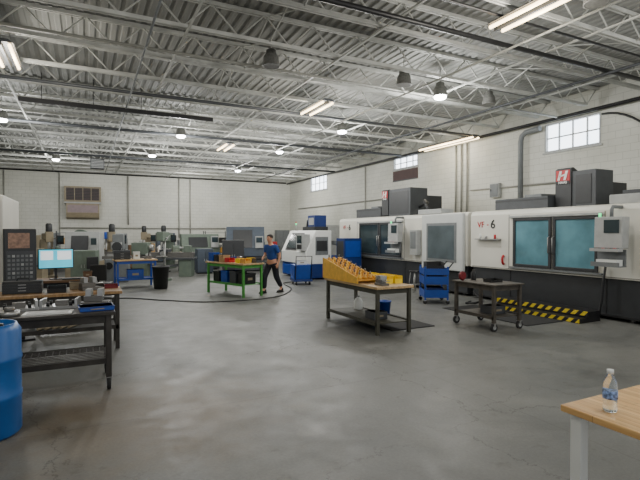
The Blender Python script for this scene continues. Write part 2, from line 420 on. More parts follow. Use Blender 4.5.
def bay(lit):
    f=thing('high_bay_light','round high bay lamp '+('with glowing lens' if lit else 'with drum reflector, unlit'),'ceiling light',(0,0,0),group='high bay lamps')
    MB().lathe([(.05,5.5),(.1,5.47),(.11,5.4),(.15,5.34),(.17,5.17),(.175,5.15),(.15,5.15),(.14,5.19)] ,drumm,seg=20).done('drum_housing',f)
    if lit: MB().lathe([(.15,5.17),(.15,5.12),(.12,5.085),(.05,5.07)],ledem,seg=20).done('lens',f)
    else: MB().cyl((0,0,5.152),(0,0,5.175),.145,drumm,20).done('lens',f)
    MB().cyl((0,0,5.48),(0,0,H-.03),.012,steel,6).done('hanger_rod',f)
    return f
b1=bay(True); b1.location=(7.77,8.9,0)
lit=[(7.77,8.9),(7.55,13.4),(7.14,17.9),(2.94,16.5),(2.57,21.2),(-2.2,16.5),(7.3,24.3),(-1.2,24.3)]
for p in lit[1:]: dup(b1,(p[0],p[1],0))
b2=bay(False); b2.location=(6.68,4.3,0)
for p in ((6.45,8.6),(3.35,8.85),(9.4,8.9)): dup(b2,(p[0],p[1],0))
def light(kind,loc,en,size=.5,col=(1,.96,.9)):
    l=bpy.data.lights.new('lamp',kind); l.energy=en; l.color=col
    l.shadow_soft_size=size
    o=bpy.data.objects.new('lamp_light',l); COL.objects.link(o); o.location=loc
    return o
for p in lit: light('POINT',(p[0],p[1],4.75),250,.2,(1,1,.98))
for p in ((6.1,4.95),(5.62,11.4),(4.96,18.2),(-1.35,10.7),(-1.5,3.5)): light('POINT',(p[0],p[1],4.75),150,.3,(1,.95,.86))
light('POINT',(12.0,13.7,4.95),70,.3,(1,.94,.82))
for p in ((3.5,1.0),(9,2.5),(5.5,27.5),(10.8,26)): light('POINT',(p[0],p[1],4.7),195,.3,(1,.98,.94))

# ------------------------------------------------------------ right wall services
def wpipe(y,z0,z1,r,m=pipew,x=12.93,lab='vertical conduit on the block wall'): return pipe('wall_conduit',[(x,y,z0),(x,y,z1)],r,m,lab,'conduit')
for y in (13.3,13.6,13.9): wpipe(y,2.2,5.2,.035)
pipe('wall_duct',[(12.8,10.75,2.3),(12.8,10.75,4.8),(12.8,10.7,4.98),(12.8,10.55,5.07),(12.8,10.1,5.1),(12.8,10.02,5.1)],.085,mgrey,'galvanised round duct bending along the wall','duct',14)
pipe('wall_conduit',[(12.93,9.5,3.35),(12.93,13.1,3.4)],.025,pipew,'horizontal conduit on the block wall','conduit')
pipe('wall_conduit',[(12.93,18,3.45),(12.93,29,3.45)],.03,pipew,'horizontal conduit on the block wall','conduit')
wpipe(20.5,1,5.2,.03); wpipe(6.8,2.8,5.2,.02)
pts=[]
for k in range(13):
    a=k/12; pts.append((12.88,8.1-a*2.5,5.12-a*a*2.6))
pipe('wall_cable',pts,.03,black,'black cable drooping down the block wall','cable')
MB().box(-.15,0,-.2,.2,0,.5,lgrey).box(-.17,-.15,-.17,.17,.03,.47,mgrey).box(-.19,-.17,.1,.13,.22,.3,black).done('electrical_box',loc=(12.99,11.9,3.05),label='grey electrical box on block wall',cat='electrical box',bevel=.01)

# ------------------------------------------------------------ machining centres
def pendant(par,y,z0=1.5,w=.56,x=-.45):
    p=thing_child(par,'control_pendant',(x,y,0))
    b=MB(); b.prism([(0,z0),(.2,z0),(.24,z0+.62),(.02,z0+.62)],'Y',-w/2,w/2,lgrey); b.done('housing',p,bevel=.012)
    MB().box(-.004,.02,-w/2+.07,w/2-.2,z0+.3,z0+.56,glassd).done('screen',p)
    b=MB(); b.box(-.14,.02,-w/2,w/2,z0-.06,z0+.0,lgrey)
    for i in range(6):
        for k in range(3): b.box(-.13+.045*k,-.10+.045*k,-w/2+.05+i*.075,-w/2+.1+i*.075,z0,z0+.008,black if (i+k)%3 else red)
    b.done('keyboard_shelf',p)
    b=MB(); b.tube([(.12,0,z0+.6),(.12,0,z0+.76),(.16,0,z0+.82),(.45,0,z0+.82)],.035,mgrey,10); b.done('support_arm',p)
    b=MB(); b.box(-.1,.14,-w/2,w/2,z0-.36,z0-.34,mgrey).box(-.1,-.085,-w/2,w/2,z0-.34,z0-.27,mgrey).box(.12,.14,-w/2,w/2,z0-.36,z0-.02,mgrey).box(-.08,.1,-w/2+.05,w/2-.1,z0-.34,z0-.22,white); b.done('document_tray',p)
    b=MB(); b.cyl((.1,w/2-.06,z0+.62),(.1,w/2-.06,z0+.7),.025,greenl,10); b.done('status_lamp',p)
def door(par,y0,y1,z0,z1,g,handle_side):
    d=thing_child(par,'door',(0,0,0))
    b=MB(); t=.07; x0=-.045; x1=0
    b.box(x0,x1,y0,y0+t,z0,z1,charcoal).box(x0,x1,y1-t,y1,z0,z1,charcoal).box(x0,x1,y0+t,y1-t,z0,z0+t,charcoal).box(x0,x1,y0+t,y1-t,z1-t,z1,charcoal)
    b.done('door_frame',d,bevel=.008)
    MB().box(-.02,-.008,y0+t,y1-t,z0+t,z1-t,g).done('window_pane',d)
    yy=y0+.035 if handle_side<0 else y1-.035
    MB().tube([(-.045,yy,z0+.35),(-.1,yy,z0+.38),(-.1,yy,z0+.72),(-.045,yy,z0+.75)],.012,steel,8).done('handle',d)
def sign(par,x,y,z):
    s=thing_child(par,'sign_panel',(x,y,z))
    MB().prism([(0,-.56),(.35,-.56),(.35,.30),(.08,.42),(0,.38)],'Y',-.21,.21,charcoal).box(-.012,0,-.18,.18,.04,.36,red).box(-.014,-.01,-.18,.18,.02,.1,black).done('panel',s,bevel=.004)
    def bar(pts): MB().prism([(-a,c) for a,c in pts],'X',-.024,-.012,white).done('emblem_bar',s)
    bar([(-.14,.12),(-.08,.12),(-.02,.34),(-.08,.34)]); bar([(.02,.12),(.08,.12),(.14,.34),(.08,.34)]); bar([(-.11,.19),(.06,.23),(.07,.27),(-.09,.23)])
    text('HAAS',white,.09,(-.018,0,.06),FX,s,off=.002)
def mach(label,y0,L,doors,pen,g,colbox,lowbox,seams,signp,D=2.4,ztop=2.4):
    m=thing('machining_center',label,'machine tool',(9.6,y0,0),group='enclosed milling machines')
    b=MB(); b.box(.06,D-.1,.05,L-.05,.07,.86,charcoal)
    for y in seams: b.box(.05,.06,y-.012,y+.012,.1,.86,black)
    b.box(.04,.06,.05,L-.05,.07,.12,black)
    k=0.3
    while k<L: b.cyl((.2,k,0),(.2,k,.07),.05,dsteel,10); b.cyl((D-.3,k,0),(D-.3,k,.07),.05,dsteel,10); k+=1.2
    b.done('base_skirt',m,bevel=.01)
    b=MB(); b.prism([(0,.86),(0,ztop-.12),(.05,ztop-.03),(.15,ztop),(D,ztop),(D,.86)],'Y',0,L,cream); b.done('enclosure',m,bevel=.015)
    b=MB()
    b.box(-.004,.0,.05,L-.05,.885,.9,creamd)
    for y in seams: b.box(-.004,.0,y-.01,y+.01,.89,ztop-.14,creamd)
    b.done('panel_seam',m)
    for (a,c,z0,z1,hs) in doors: door(m,a,c,z0,z1,g,hs)
    a=min(d[0] for d in doors); c=max(d[1] for d in doors)
    MB().box(-.06,0,a-.1,c+.1,2.18,2.23,lgrey).done('door_track',m)
    MB().box(-.06,0,a-.1,c+.1,.92,.96,mgrey).done('door_track',m)
    pendant(m,pen)
    x0,x1,a,c,zt=colbox
    b=MB(); b.box(x0,x1,a,c,ztop,zt,dgrey).box(x0-.01,x0,a+.1,c-.1,ztop+.1,zt-.1,charcoal); b.box(x0+.1,x1+.8,a+.15,c-.15,ztop,zt-.25,charcoal); b.done('column_cover',m,bevel=.02)
    x0,x1,a,c,zt=lowbox
    b=MB(); b.box(x0,x1,a,c,ztop,zt,dgrey)
    b.box(x0-.008,x0,a,c,zt-.08,zt-.04,charcoal)
    b.box(x0+.02,x0+.6,a+.2,a+.7,zt,zt+.07,mgrey)
    b.done('top_guard',m,bevel=.015)
    sign(m,*signp)
    return m
def badge(m,y,z=2.02):
    text('VF',red,.23,(-.006,y+.06,z),FX,m); text('6',black,.32,(-.006,y-.36,z),FX,m,off=.004)
    MB().box(-.006,0,y-.21,y-.15,z-.02,z+.01,red).done('badge_dash',m)
mA=mach('long cream and charcoal enclosed milling machine with twin teal-glass doors',4.0,5.72,[(2.08,3.14,.97,2.17,1),(3.18,4.25,.97,2.17,-1)],1.62,glassm,(.85,1.5,2.7,3.29,3.28),(.6,1.4,3.75,5.4,2.72),[.4,1.95,4.4],(.82,3.50,2.97))
badge(mA,5.28)
MB().box(-.12,0,4.65,5.45,1.62,1.65,steel).cyl((-.06,4.8,1.65),(-.06,4.8,1.76),.03,red,8).cyl((-.06,5.1,1.65),(-.06,5.1,1.72),.035,steel,8).cyl((-.06,5.3,1.65),(-.06,5.3,1.78),.025,white,8).done('accessory_ledge',mA)
MB().box(-.18,0,.45,1.15,1.0,2.05,cream).box(-.185,-.18,.5,1.1,1.05,2.0,white).done('side_cabinet',mA,bevel=.02)
MB().tube([(-.06,1.9,1.1),(-.08,1.93,.8),(-.1,1.95,.4),(-.1,2.0,.1),(-.1,2.2,.03)],.025,black,8).done('hose',mA)
MB().box(.2,.9,.4,2.0,2.4,2.6,lgrey).box(1.0,2.0,1.0,2.2,2.4,2.75,dgrey).done('roof_box',mA,bevel=.02)
MB().tube([(-.02,4.55,1.22),(-.06,4.55,1.18),(-.07,4.55,1.12),(-.06,4.55,1.04),(-.02,4.55,1.0)],.03,red,10).done('grease_hose',mA,label='red coiled hose')
mB=mach('cream and charcoal enclosed milling machine with grey-windowed side panel',9.85,7.4,[(3.05,4.35,.97,2.17,1),(4.39,5.75,.97,2.17,-1)],2.95,glassd,(.63,1.4,3.4,4.7,3.42),(.6,1.4,5.2,7.0,2.78),[1.95,2.9,5.95],(.6,4.92,3.03))
badge(mB,6.9)
b=MB(); b.box(-.12,0,.06,1.85,.7,2.37,M('panel_pale_grey',(190,193,190),.45,var=.03)); b.done('access_panel',mB,bevel=.03,label='pale grey raised side panel')
b=MB(); b.box(-.135,-.12,.3,1.6,.95,2.1,mgrey); b.box(-.145,-.135,.38,1.52,1.03,2.02,panelg); b.done('panel_window',mB,bevel=.01)
MB().box(-.2,-.0,2.0,2.35,1.1,1.9,lgrey).box(-.21,-.2,2.04,2.31,1.3,1.85,mgrey).done('tool_cabinet',mB,bevel=.01)
MB().box(.1,.6,1.2,2.3,2.4,2.55,lgrey).tube([(.5,2.2,2.5),(.5,2.4,2.75),(.6,2.6,2.9),(1.0,2.9,2.85),(1.05,3.5,2.7)],.05,black,8).done('roof_box',mB,bevel=.01)

b=MB(); 
b.box(8.98,9.38,5.9,8.2,0,.22,blacks).box(8.72,8.98,5.9,8.2,0,.09,blacks)
b.box(8.968,8.98,5.9,8.2,.13,.22,stripe).box(8.708,8.72,5.9,8.2,.01,.09,stripe)
b.done('step_platform',label='low black step platform edged with yellow and black stripes',cat='step')
MB().box(7.6,8.65,6.2,8.6,0,.015,rubber).done('floor_mat',label='black rubber mat beside the step platform',cat='mat')
MB().box(5.0,6.0,7.0,9.2,0,.015,rubber).done('floor_mat',label='black rubber mat beside the wooden workbench',cat='mat')
MB().box(8.2,9.4,12.6,14.6,0,.015,rubber).done('floor_mat',label='black rubber mat by the far milling machine',cat='mat')

# ------------------------------------------------------------ lathe (blue/white)
lt=thing('turning_center','white enclosed lathe with sloped front and blue base','machine tool',(7.5,16.1,0))
b=MB(); b.box(.05,1.1,0,2.5,.05,.6,dblue).box(.0,.06,.1,2.4,.1,.5,blue).done('base',lt,bevel=.02)
b=MB(); b.prism([(0,.6),(0,1.05),(.42,1.9),(1.1,1.9),(1.1,.6)],'Y',0,2.5,white); b.done('enclosure',lt,bevel=.02)
b=MB(); b.prism([(.0,1.1),(.34,1.8),(.4,1.8),(.06,1.1)],'Y',.9,2.1,charcoal); b.done('door',lt)
b=MB(); b.prism([(.02,1.2),(.28,1.73),(.3,1.73),(.04,1.2)],'Y',1.0,2.0,glassd)
for v in b.bm.verts: v.co.x-=.02
b.done('window_pane',lt)
MB().box(-.12,.2,.08,.66,1.12,1.75,lgrey).box(-.13,-.12,.15,.58,1.4,1.7,glassd).box(-.125,-.12,.15,.58,1.18,1.35,black).done('control_panel',lt,bevel=.01)
MB().box(.4,.95,-.01,0,.95,1.65,mgrey).box(.45,.9,-.018,-.01,1.1,1.5,charcoal).done('end_cover',lt)
b=MB(); b.box(.45,1.05,.2,1.3,1.9,2.05,charcoal).box(.5,1.0,.25,.9,2.05,2.5,dblue).box(.49,.5,.35,.8,2.12,2.4,lgrey); b.tube([(.75,.9,2.3),(.75,1.1,2.4),(.75,1.4,2.3),(.75,1.5,1.9)],.06,black,10); b.done('mist_collector',lt,bevel=.02)
b=MB(); b.cyl((.6,2.3,1.9),(.6,2.3,2.15),.02,steel,8).cyl((.6,2.3,2.15),(.6,2.3,2.22),.03,greenl,10).cyl((.6,2.3,2.22),(.6,2.3,2.29),.03,red,10); b.done('status_lamp',lt)
c=thing('chip_conveyor','grey inclined chip conveyor between two machines','conveyor',(9.0,15.9,0))
MB().prism([(0,.1),(.5,.1),(.5,.6),(.15,1.5),(-.3,1.5),(-.3,1.35),(-.05,1.3)],'Y',0,.42,mgrey).done('body',c,bevel=.01)
MB().box(-.25,.1,-.01,.0,1.36,1.46,blue).cyl((-.1,-.12,1.42),(-.1,0,1.42),.08,dblue,12).done('drive_motor',c)
MB().box(.05,.15,.1,.3,0,.1,black).done('foot',c); MB().box(.35,.45,.1,.3,0,.1,black).done('foot',c)
MB().box(0,.75,0,.6,.0,1.6,dblue).box(-.01,0,.05,.55,.9,1.5,charcoal).box(.05,.7,-.01,0,.9,1.5,blue).box(-.02,-.01,.25,.3,.4,.6,steel).done('coolant_tank',loc=(8.55,15.0,0),label='blue coolant cabinet standing between the lathe and milling machine',cat='cabinet',bevel=.01)

def simple_cnc(label,loc,rot,w,d,h,bodym,basem,cut):
    m=thing('machine_tool',label,'machine tool',loc,rot)
    MB().box(-w/2,w/2,0.05,d,.04,.7,basem).cyl((-w/2+.2,.3,0),(-w/2+.2,.3,.05),.06,dsteel,8).cyl((w/2-.2,.3,0),(w/2-.2,.3,.05),.06,dsteel,8).box(-w/2+.1,w/2-.1,.2,d-.2,0,.05,black).done('base',m,bevel=.02)
    MB().prism([(0,.7),(0,1.1),(cut,h),(d,h),(d,.7)],'X',-w/2,w/2,bodym).done('enclosure',m,bevel=.02)
    MB().prism([(-.02,1.12),(cut*.8-.02,h-.15),(cut*.8+.02,h-.15),(.03,1.12)],'X',-w*.32,w*.18,charcoal).done('door',m)
    MB().box(w*.26,w*.46,-.08,.08,1.1,1.65,lgrey).box(w*.28,w*.44,-.09,-.08,1.35,1.6,glassd).done('control_panel',m)
    return m
simple_cnc('large dark blue-grey lathe with sloped hood',(6.65,21.0,0),R(-18),1.8,1.3,2.1,bgrey,dgrey,.6)
simple_cnc('grey milling machine with dark door',(10.2,21.5,0),R(-90),2.4,1.6,2.2,lgrey,blue,.3)
simple_cnc('grey-green lathe near the end wall',(5.0,22.8,0),R(-5),1.8,1.2,1.75,ggreen,dgrey,.4)
simple_cnc('pale tan enclosed milling machine',(-.15,20.0,0),R(-12),1.2,1.1,1.85,lgrey,tan,.15)

def mill(label,loc,rot,m1):
    m=thing('knee_mill',label,'milling machine',loc,rot,'manual knee mills')
    b=MB(); b.box(-.3,.3,-.5,.5,0,.12,m1); b.prism([(.0,.12),(.45,.12),(.42,.9),(.4,1.55),(.05,1.55),(.03,.9)],'X',-.22,.22,m1); b.done('column',m,bevel=.02)
    MB().box(-.16,.16,-.42,.04,.55,.92,m1).cyl((0,-.3,.12),(0,-.3,.55),.05,dsteel,10).done('knee',m,bevel=.02)
    MB().box(-.6,.6,-.42,-.14,.92,1.02,dsteel).cyl((-.68,-.28,.97),(-.6,-.28,.97),.09,steel,12).cyl((.6,-.28,.97),(.68,-.28,.97),.09,steel,12).done('work_table',m)
    MB().box(-.12,.12,-.45,.5,1.55,1.78,m1).done('ram',m,bevel=.02)
    b=MB(); b.box(-.13,.13,-.62,-.36,1.45,1.85,m1).cyl((0,-.49,1.12),(0,-.49,1.45),.06,steel,12).cyl((0,-.47,1.85),(0,-.47,2.15),.12,charcoal,14).cyl((0,-.47,2.15),(0,-.47,2.18),.09,black,14); b.done('spindle_head',m,bevel=.01)
    MB().box(.3,.55,-.3,-.2,1.35,1.7,black).box(.32,.53,-.305,-.3,1.45,1.66,glassd).cyl((.2,0,1.6),(.4,-.22,1.55),.02,steel,8).done('readout',m)
    return m
k1=mill('tan manual knee mill with readout',(1.0,21.6,0),R(-5),tan)
dup(k1,(-1.4,21.6,0),R(12)); dup(k1,(2.9,26.6,0),R(-20))
mill('grey-green manual knee mill',(3.7,24.7,0),R(-30),ggreen)
mill('mid grey manual knee mill',(8.9,27.0,0),R(-30),mgrey)
mill('mid grey manual knee mill with readout',(1.35,23.7,0),R(-40),mgrey)
def elathe(label,loc,rot,m1):
    m=thing('engine_lathe',label,'lathe',loc,rot)
    MB().box(-1.2,-.6,-.3,.3,0,.7,m1).box(.7,1.2,-.3,.3,0,.7,m1).box(-1.3,1.3,-.38,.38,.7,.78,dgrey).done('pedestal',m,bevel=.01)
    MB().box(-1.2,1.25,-.18,.18,.78,1.0,dsteel).done('bed',m)
    MB().box(-1.25,-.6,-.28,.28,.9,1.4,m1).cyl((-.6,0,1.18),(-.42,0,1.18),.14,steel,16).done('headstock',m,bevel=.02)
    MB().box(.85,1.15,-.12,.12,1.0,1.28,m1).cyl((.65,0,1.18),(.85,0,1.18),.04,steel,10).done('tailstock',m,bevel=.01)
    MB().box(-.1,.25,-.3,.25,1.0,1.12,dgrey).cyl((.05,-.3,.95),(.05,-.36,.95),.1,steel,14).done('carriage',m)
elathe('grey manual engine lathe with chip tray',(6.0,27.8,0),0,mgrey)
elathe('tan manual engine lathe with chip tray',(-2.4,18.2,0),R(-12),tan)
elathe('grey-green manual engine lathe',(2.9,20.3,0),R(-25),ggreen)
m=thing('surface_grinder','mid grey surface grinder with wheel guard','grinder',(1.05,18.9,0),R(-10))
MB().box(-.4,.4,-.35,.35,0,.85,mgrey).box(-.2,.2,.1,.4,.85,1.75,mgrey).done('column',m,bevel=.03)
MB().box(-.5,.5,-.28,.05,.85,.95,dsteel).box(-.35,.35,-.2,0,.95,1.03,steel).done('table',m)
MB().cyl((0,-.25,1.3),(0,-.12,1.3),.17,charcoal,20).box(-.14,.14,-.12,.12,1.18,1.45,lgrey).done('wheel_head',m)
MB().cyl((-.25,-.4,.6),(-.25,-.36,.6),.13,black,18).cyl((-.25,-.36,.6),(-.25,-.3,.6),.03,steel,8).done('hand_wheel',m)
def dpress(loc,rot,m1):
    m=thing('drill_press','floor-standing drill press with round column','drill press',loc,rot)
    MB().box(-.22,.22,-.35,.25,0,.08,m1).cyl((0,.1,.08),(0,.1,1.75),.05,steel,14).done('column',m)
    MB().cyl((0,-.15,.9),(0,-.15,.94),.2,dsteel,18).box(-.05,.05,-.1,.12,.86,.93,m1).done('table',m)
    MB().box(-.13,.13,-.35,.3,1.5,1.85,m1).cyl((0,-.2,1.2),(0,-.2,1.5),.035,steel,10).cyl((0,.2,1.6),(0,.42,1.6),.1,charcoal,14).done('drill_head',m,bevel=.02)
    MB().cyl((.13,-.1,1.6),(.2,-.1,1.6),.03,steel,8).cyl((.19,-.3,1.5),(.19,.1,1.7),.01,steel,6).done('feed_handle',m)
dpress((.9,26.3,0),R(-20),blue); dpress((2.6,18.3,0),R(-30),ggreen); dpress((8.1,25.4,0),R(-30),tan)
m=thing('band_saw','vertical green-grey band saw','saw',(-.2,23.6,0),R(-20))
MB().box(-.4,.4,-.25,.25,0,.95,ggreen).box(-.42,-.2,-.12,.12,.95,1.7,ggreen).done('frame',m,bevel=.02)
MB().cyl((0,-.14,1.6),(0,.14,1.6),.36,ggreen,24).done('wheel_cover',m)
MB().box(-.1,.4,-.25,.25,.95,1.0,dsteel).box(.2,.22,-.01,.01,1.0,1.5,steel).done('saw_table',m)

# ------------------------------------------------------------ benches
def bench(name,label,cat,loc,L,W,Ht,topm,legm,shelf=None,cast=False,rot=0,tt=.045,lr=.03,shelfm=None,apron=True,group=None,cr=.055):
    t=thing(name,label,cat,loc,rot,group)
    MB().box(-L/2,L/2,-W/2,W/2,Ht-tt,Ht,topm).done('tabletop',t,bevel=.006)
    zb0=cr*2 if cast else 0
    ix,iy=L/2-.07,W/2-.06
    for sx in (-1,1):
        for sy in (-1,1):
            MB().box(sx*ix-lr,sx*ix+lr,sy*iy-lr,sy*iy+lr,zb0,Ht-tt,legm).done('leg',t,bevel=.004)
            if cast:
                b=MB(); b.cyl((sx*ix-.02,sy*iy,cr),(sx*ix+.02,sy*iy,cr),cr,rubber,16).cyl((sx*ix-.024,sy*iy,cr),(sx*ix+.024,sy*iy,cr),cr*.5,lgrey,12).box(sx*ix-.03,sx*ix-.024,sy*iy-.02,sy*iy+.02,cr,cr*2,steel).box(sx*ix+.024,sx*ix+.03,sy*iy-.02,sy*iy+.02,cr,cr*2,steel).box(sx*ix-.035,sx*ix+.035,sy*iy-.035,sy*iy+.035,cr*2-.003,cr*2+.004,steel); b.done('caster',t)
    if apron:
        b=MB()
        for sy in (-1,1): b.box(-ix+lr,ix-lr,sy*iy-.012,sy*iy+.012,Ht-tt-.09,Ht-tt-.001,legm)
        for sx in (-1,1): b.box(sx*ix-.012,sx*ix+.012,-iy+lr,iy-lr,Ht-tt-.09,Ht-tt-.001,legm)
        b.done('apron',t)
    if shelf is not None:
        b=MB(); b.box(-ix+lr,ix-lr,-iy-.01,iy+.01,shelf-.015,shelf,shelfm or legm)
        b.box(-ix-lr*.5,ix+lr*.5,-iy-lr,-iy-lr+.01,shelf-.04,shelf+.02,legm).box(-ix-lr*.5,ix+lr*.5,iy+lr-.01,iy+lr,shelf-.04,shelf+.02,legm)
        b.done('shelf',t)
    return t
bench('workbench','long wood-topped workbench on olive-grey steel legs','workbench',(4.9,7.75,0),2.0,.8,.86,benchwoodx,olive,.2,rot=R(90),tt=.05,shelfm=olive)
bench('rolling_cart','grey-brown steel rolling cart with lower shelf and large casters','cart',(6.95,6.6,0),1.1,.78,.86,wornc,wornc,.26,True,R(90),tt=.03,shelfm=wornc,cr=.075)
bench('workbench','light butcher-block table with white steel legs','table',(2.87,.83,0),1.3,1.55,.9,butcher,white,None,rot=0,tt=.035,lr=.03,apron=False)
ls=bench('rolling_workbench','worn dark steel rolling workbench with mesh lower shelf','workbench',(-.33,6.22,0),1.25,.8,.9,worn,worn,None,True,0,tt=.04,lr=.03,cr=.07,apron=True)
b=MB()
b.box(-.57,.57,-.36,-.335,.3,.36,worn).box(-.57,.57,.335,.36,.3,.36,worn)
for k in range(16): 
    x=-.55+k*.073; b.box(x-.005,x+.005,-.34,.34,.335,.345,dsteel)
for k in range(10):
    y=-.33+k*.073; b.box(-.56,.56,y-.005,y+.005,.343,.352,dsteel)
b.done('mesh_shelf',ls)
bench('workbench','dark steel bench with wood top crowded with parts','workbench',(-.45,8.2,0),1.9,.7,.9,benchwood,worn,.35)
bench('computer_desk','dark desk carrying a monitor','desk',(-.35,9.85,0),1.0,.6,.95,brown,blacks,.3)
bench('workbench','cluttered long wood-topped bench on bright green legs','workbench',(3.9,13.4,0),1.9,.75,.95,benchwoodx,green,.35,False,R(109),lr=.03)
bench('workbench','wood-topped bench on blue legs','workbench',(1.45,16.6,0),1.3,.75,.93,benchwoodx,blue,.3,False,R(5))
for i,(x,y) in enumerate(((-3.2,28.8),(.4,29.3),(2.6,29.5),(8.4,29.5),(10.6,29.4))):
    bench('workbench','steel bench against the block wall','workbench',(x,y,0),2.0,.8,.92,benchwoodx if i%2 else dgrey,dgrey,.3)
bench('workbench','grey steel bench among the manual machines','workbench',(-.7,25.0,0),1.5,.7,.9,dgrey,dgrey,.3)
bench('workbench','wood-topped bench near the end of the shop','workbench',(3.2,22.4,0),1.6,.7,.92,benchwoodx,dgrey,.3)

# ------------------------------------------------------------ small items
def bin_(loc,m,w=.18,d=.24,h=.1,rot=0,label='plastic parts bin',group=None):
    b=MB(); t=.006
    b.box(-w/2,w/2,-d/2,d/2,0,t,m).box(-w/2,-w/2+t,-d/2,d/2,t,h,m).box(w/2-t,w/2,-d/2,d/2,t,h,m).box(-w/2+t,w/2-t,d/2-t,d/2,t,h,m).box(-w/2+t,w/2-t,-d/2,-d/2+t,t,h*.6,m)
    b.box(-w/2-.008,w/2+.008,d/2-.004,d/2+.006,h-.01,h,m)
    return b.done('parts_bin',loc=loc,rot=rot,label=label,cat='bin',group=group)
def toolbox(loc,m,rot=0,w=.5,d=.28,h=.3,label='metal toolbox'):
    t=thing('toolbox',label,'toolbox',loc,rot)
    MB().box(-w/2,w/2,-d/2,d/2,0,h*.75,m).prism([(-d/2,h*.76),(d/2,h*.76),(d/2-.04,h),(-d/2+.04,h)],'X',-w/2,w/2,m).done('body',t,bevel=.006)
    for k in range(3): MB().box(-w/2+.02,w/2-.02,-d/2-.008,-d/2,.02+k*h*.24,.02+k*h*.24+h*.2,m).box(-.05,.05,-d/2-.016,-d/2-.008,.04+k*h*.24,.05+k*h*.24,steel).done('drawer',t)
    MB().tube([(-.08,0,h),(-.07,0,h+.04),(.07,0,h+.04),(.08,0,h)],.008,black,6).done('handle',t)
    return t
def vise(loc,rot=0,s=1,label='grey steel machinist vise'):
    t=thing('bench_vise',label,'vise',loc,rot); t.scale=(s,s,s)
    MB().box(-.12,.12,-.08,.08,0,.04,dsteel).box(-.05,.12,-.06,.06,.04,.1,dsteel).done('base',t,bevel=.005)
    MB().box(.05,.1,-.07,.07,.1,.17,steel).done('fixed_jaw',t); MB().box(-.06,-.01,-.07,.07,.1,.17,steel).box(-.06,.05,-.03,.03,.06,.1,steel).done('moving_jaw',t)
    MB().cyl((-.16,0,.08),(-.05,0,.08),.012,steel,8).cyl((-.15,-.07,.08),(-.15,.07,.08),.006,steel,6).done('screw_handle',t)
def jug(loc,m,h=.3,r=.09,label='plastic fluid jug'):
    t=thing('jug',label,'jug',loc)
    MB().lathe([(r*.95,0),(r,.02),(r,h*.62),(r*.7,h*.8),(.03,h*.88),(.03,h*.94)],m,seg=16).done('body',t)
    MB().cyl((0,0,h*.94),(0,0,h),.034,black,12).done('cap',t)
def box_(loc,m,w,d,h,rot=0,label='cardboard box with flaps'):
    b=MB(); b.box(-w/2,w/2,-d/2,d/2,0,h,m).box(-w/2-.006,w/2+.006,-d/2-.006,d/2+.006,h*.85,h,m).box(-w*.2,w*.2,-d/2-.008,-d/2,h*.35,h*.6,tan)
    return b.done('storage_box',loc=loc,rot=rot,label=label,cat='box',bevel=.004)
def holder(loc,k):
    b=MB(); m1=orange if k%3 else amber
    b.lathe([(.03,0),(.048,.008),(.048,.03),(.036,.035),(.036,.05),(.028,.055),(.024,.085)],m1,seg=12)
    b.cyl((0,0,.08),(0,0,.12 if k%2 else .14),.014,brown if k%2 else dsteel,8)
    return b.done('tool_holder',loc=loc,label='cutting tool holder standing in the sloped rack',cat='tool holder',group='tool holders on the rack')

zt_=.861
r=thing('tool_rack','sloped yellow rack holding rows of tool holders','tool rack',(4.68,8.05,zt_))
def rz(y): return .06+.30*(y+.7)/1.4
for xs in (-.215,.195):
    MB().prism([(-.7,0),(.7,0),(.7,.42),(.5,.385),(-.7,.11)],'X',xs,xs+.02,amber).done('side_plate',r)
for k in range(8):
    y=-.62+k*.177; MB().box(-.195,.195,y-.07,y+.07,rz(y)-.03,rz(y),amber if k%2 else orange).done('rack_step',r)
MB().box(-.195,.195,.68,.70,0,.4,amber).done('end_plate',r)
for k in range(8):
    y=-.62+k*.177
    for q,xx in enumerate((-.12,0,.12)): holder((4.68+xx,8.05+y-(.03 if k==7 else 0),zt_+rz(y)+.001),k*2+q)
for i,(x,y) in enumerate(((5.01,7.5),(5.205,7.5),(5.01,7.22),(5.205,7.2),(5.12,7.85))):
    bin_((x,y,zt_),yellow,.17,.24,.14,label='bright yellow plastic parts bin on the workbench',group='yellow parts bins')
vise((4.75,6.97,zt_),R(90)); box_((5.1,8.35,zt_),cardboard,.2,.25,.12,label='small cardboard box on the workbench')
jug((5.1,8.35,.201),white,.28,label='white plastic jug on the lower shelf'); box_((4.85,7.3,.201),dgrey,.3,.3,.14,label='grey box on the lower shelf')
b=MB(); b.lathe([(.12,0),(.15,.3),(.16,.3),(.16,.32),(.14,.32),(.12,.03)],blue,seg=18); b.tube([(-.15,0,.3),(-.12,0,.38),(0,0,.42),(.12,0,.38),(.15,0,.3)],.005,steel,6); b.done('bucket',loc=(5.75,8.35,.016),label='blue plastic bucket beside the workbench',cat='bucket')

cz=.861
jug((6.95,6.95,cz),black,.2,.05,'small black bottle on the rolling cart'); bin_((7.0,6.5,cz),black,.3,.2,.06,label='shallow black tray on the cart')
MB().lathe([(.07,-.03),(.09,-.012),(.09,.012),(.07,.03),(.03,.03)],dred,seg=18,axis='Y').done('cord_reel',loc=(6.68,6.98,cz+.09),label='red coiled reel on the cart',cat='reel')
box_((7.0,6.5,.261),dgrey,.35,.3,.15,label='dark metal box on the cart shelf')

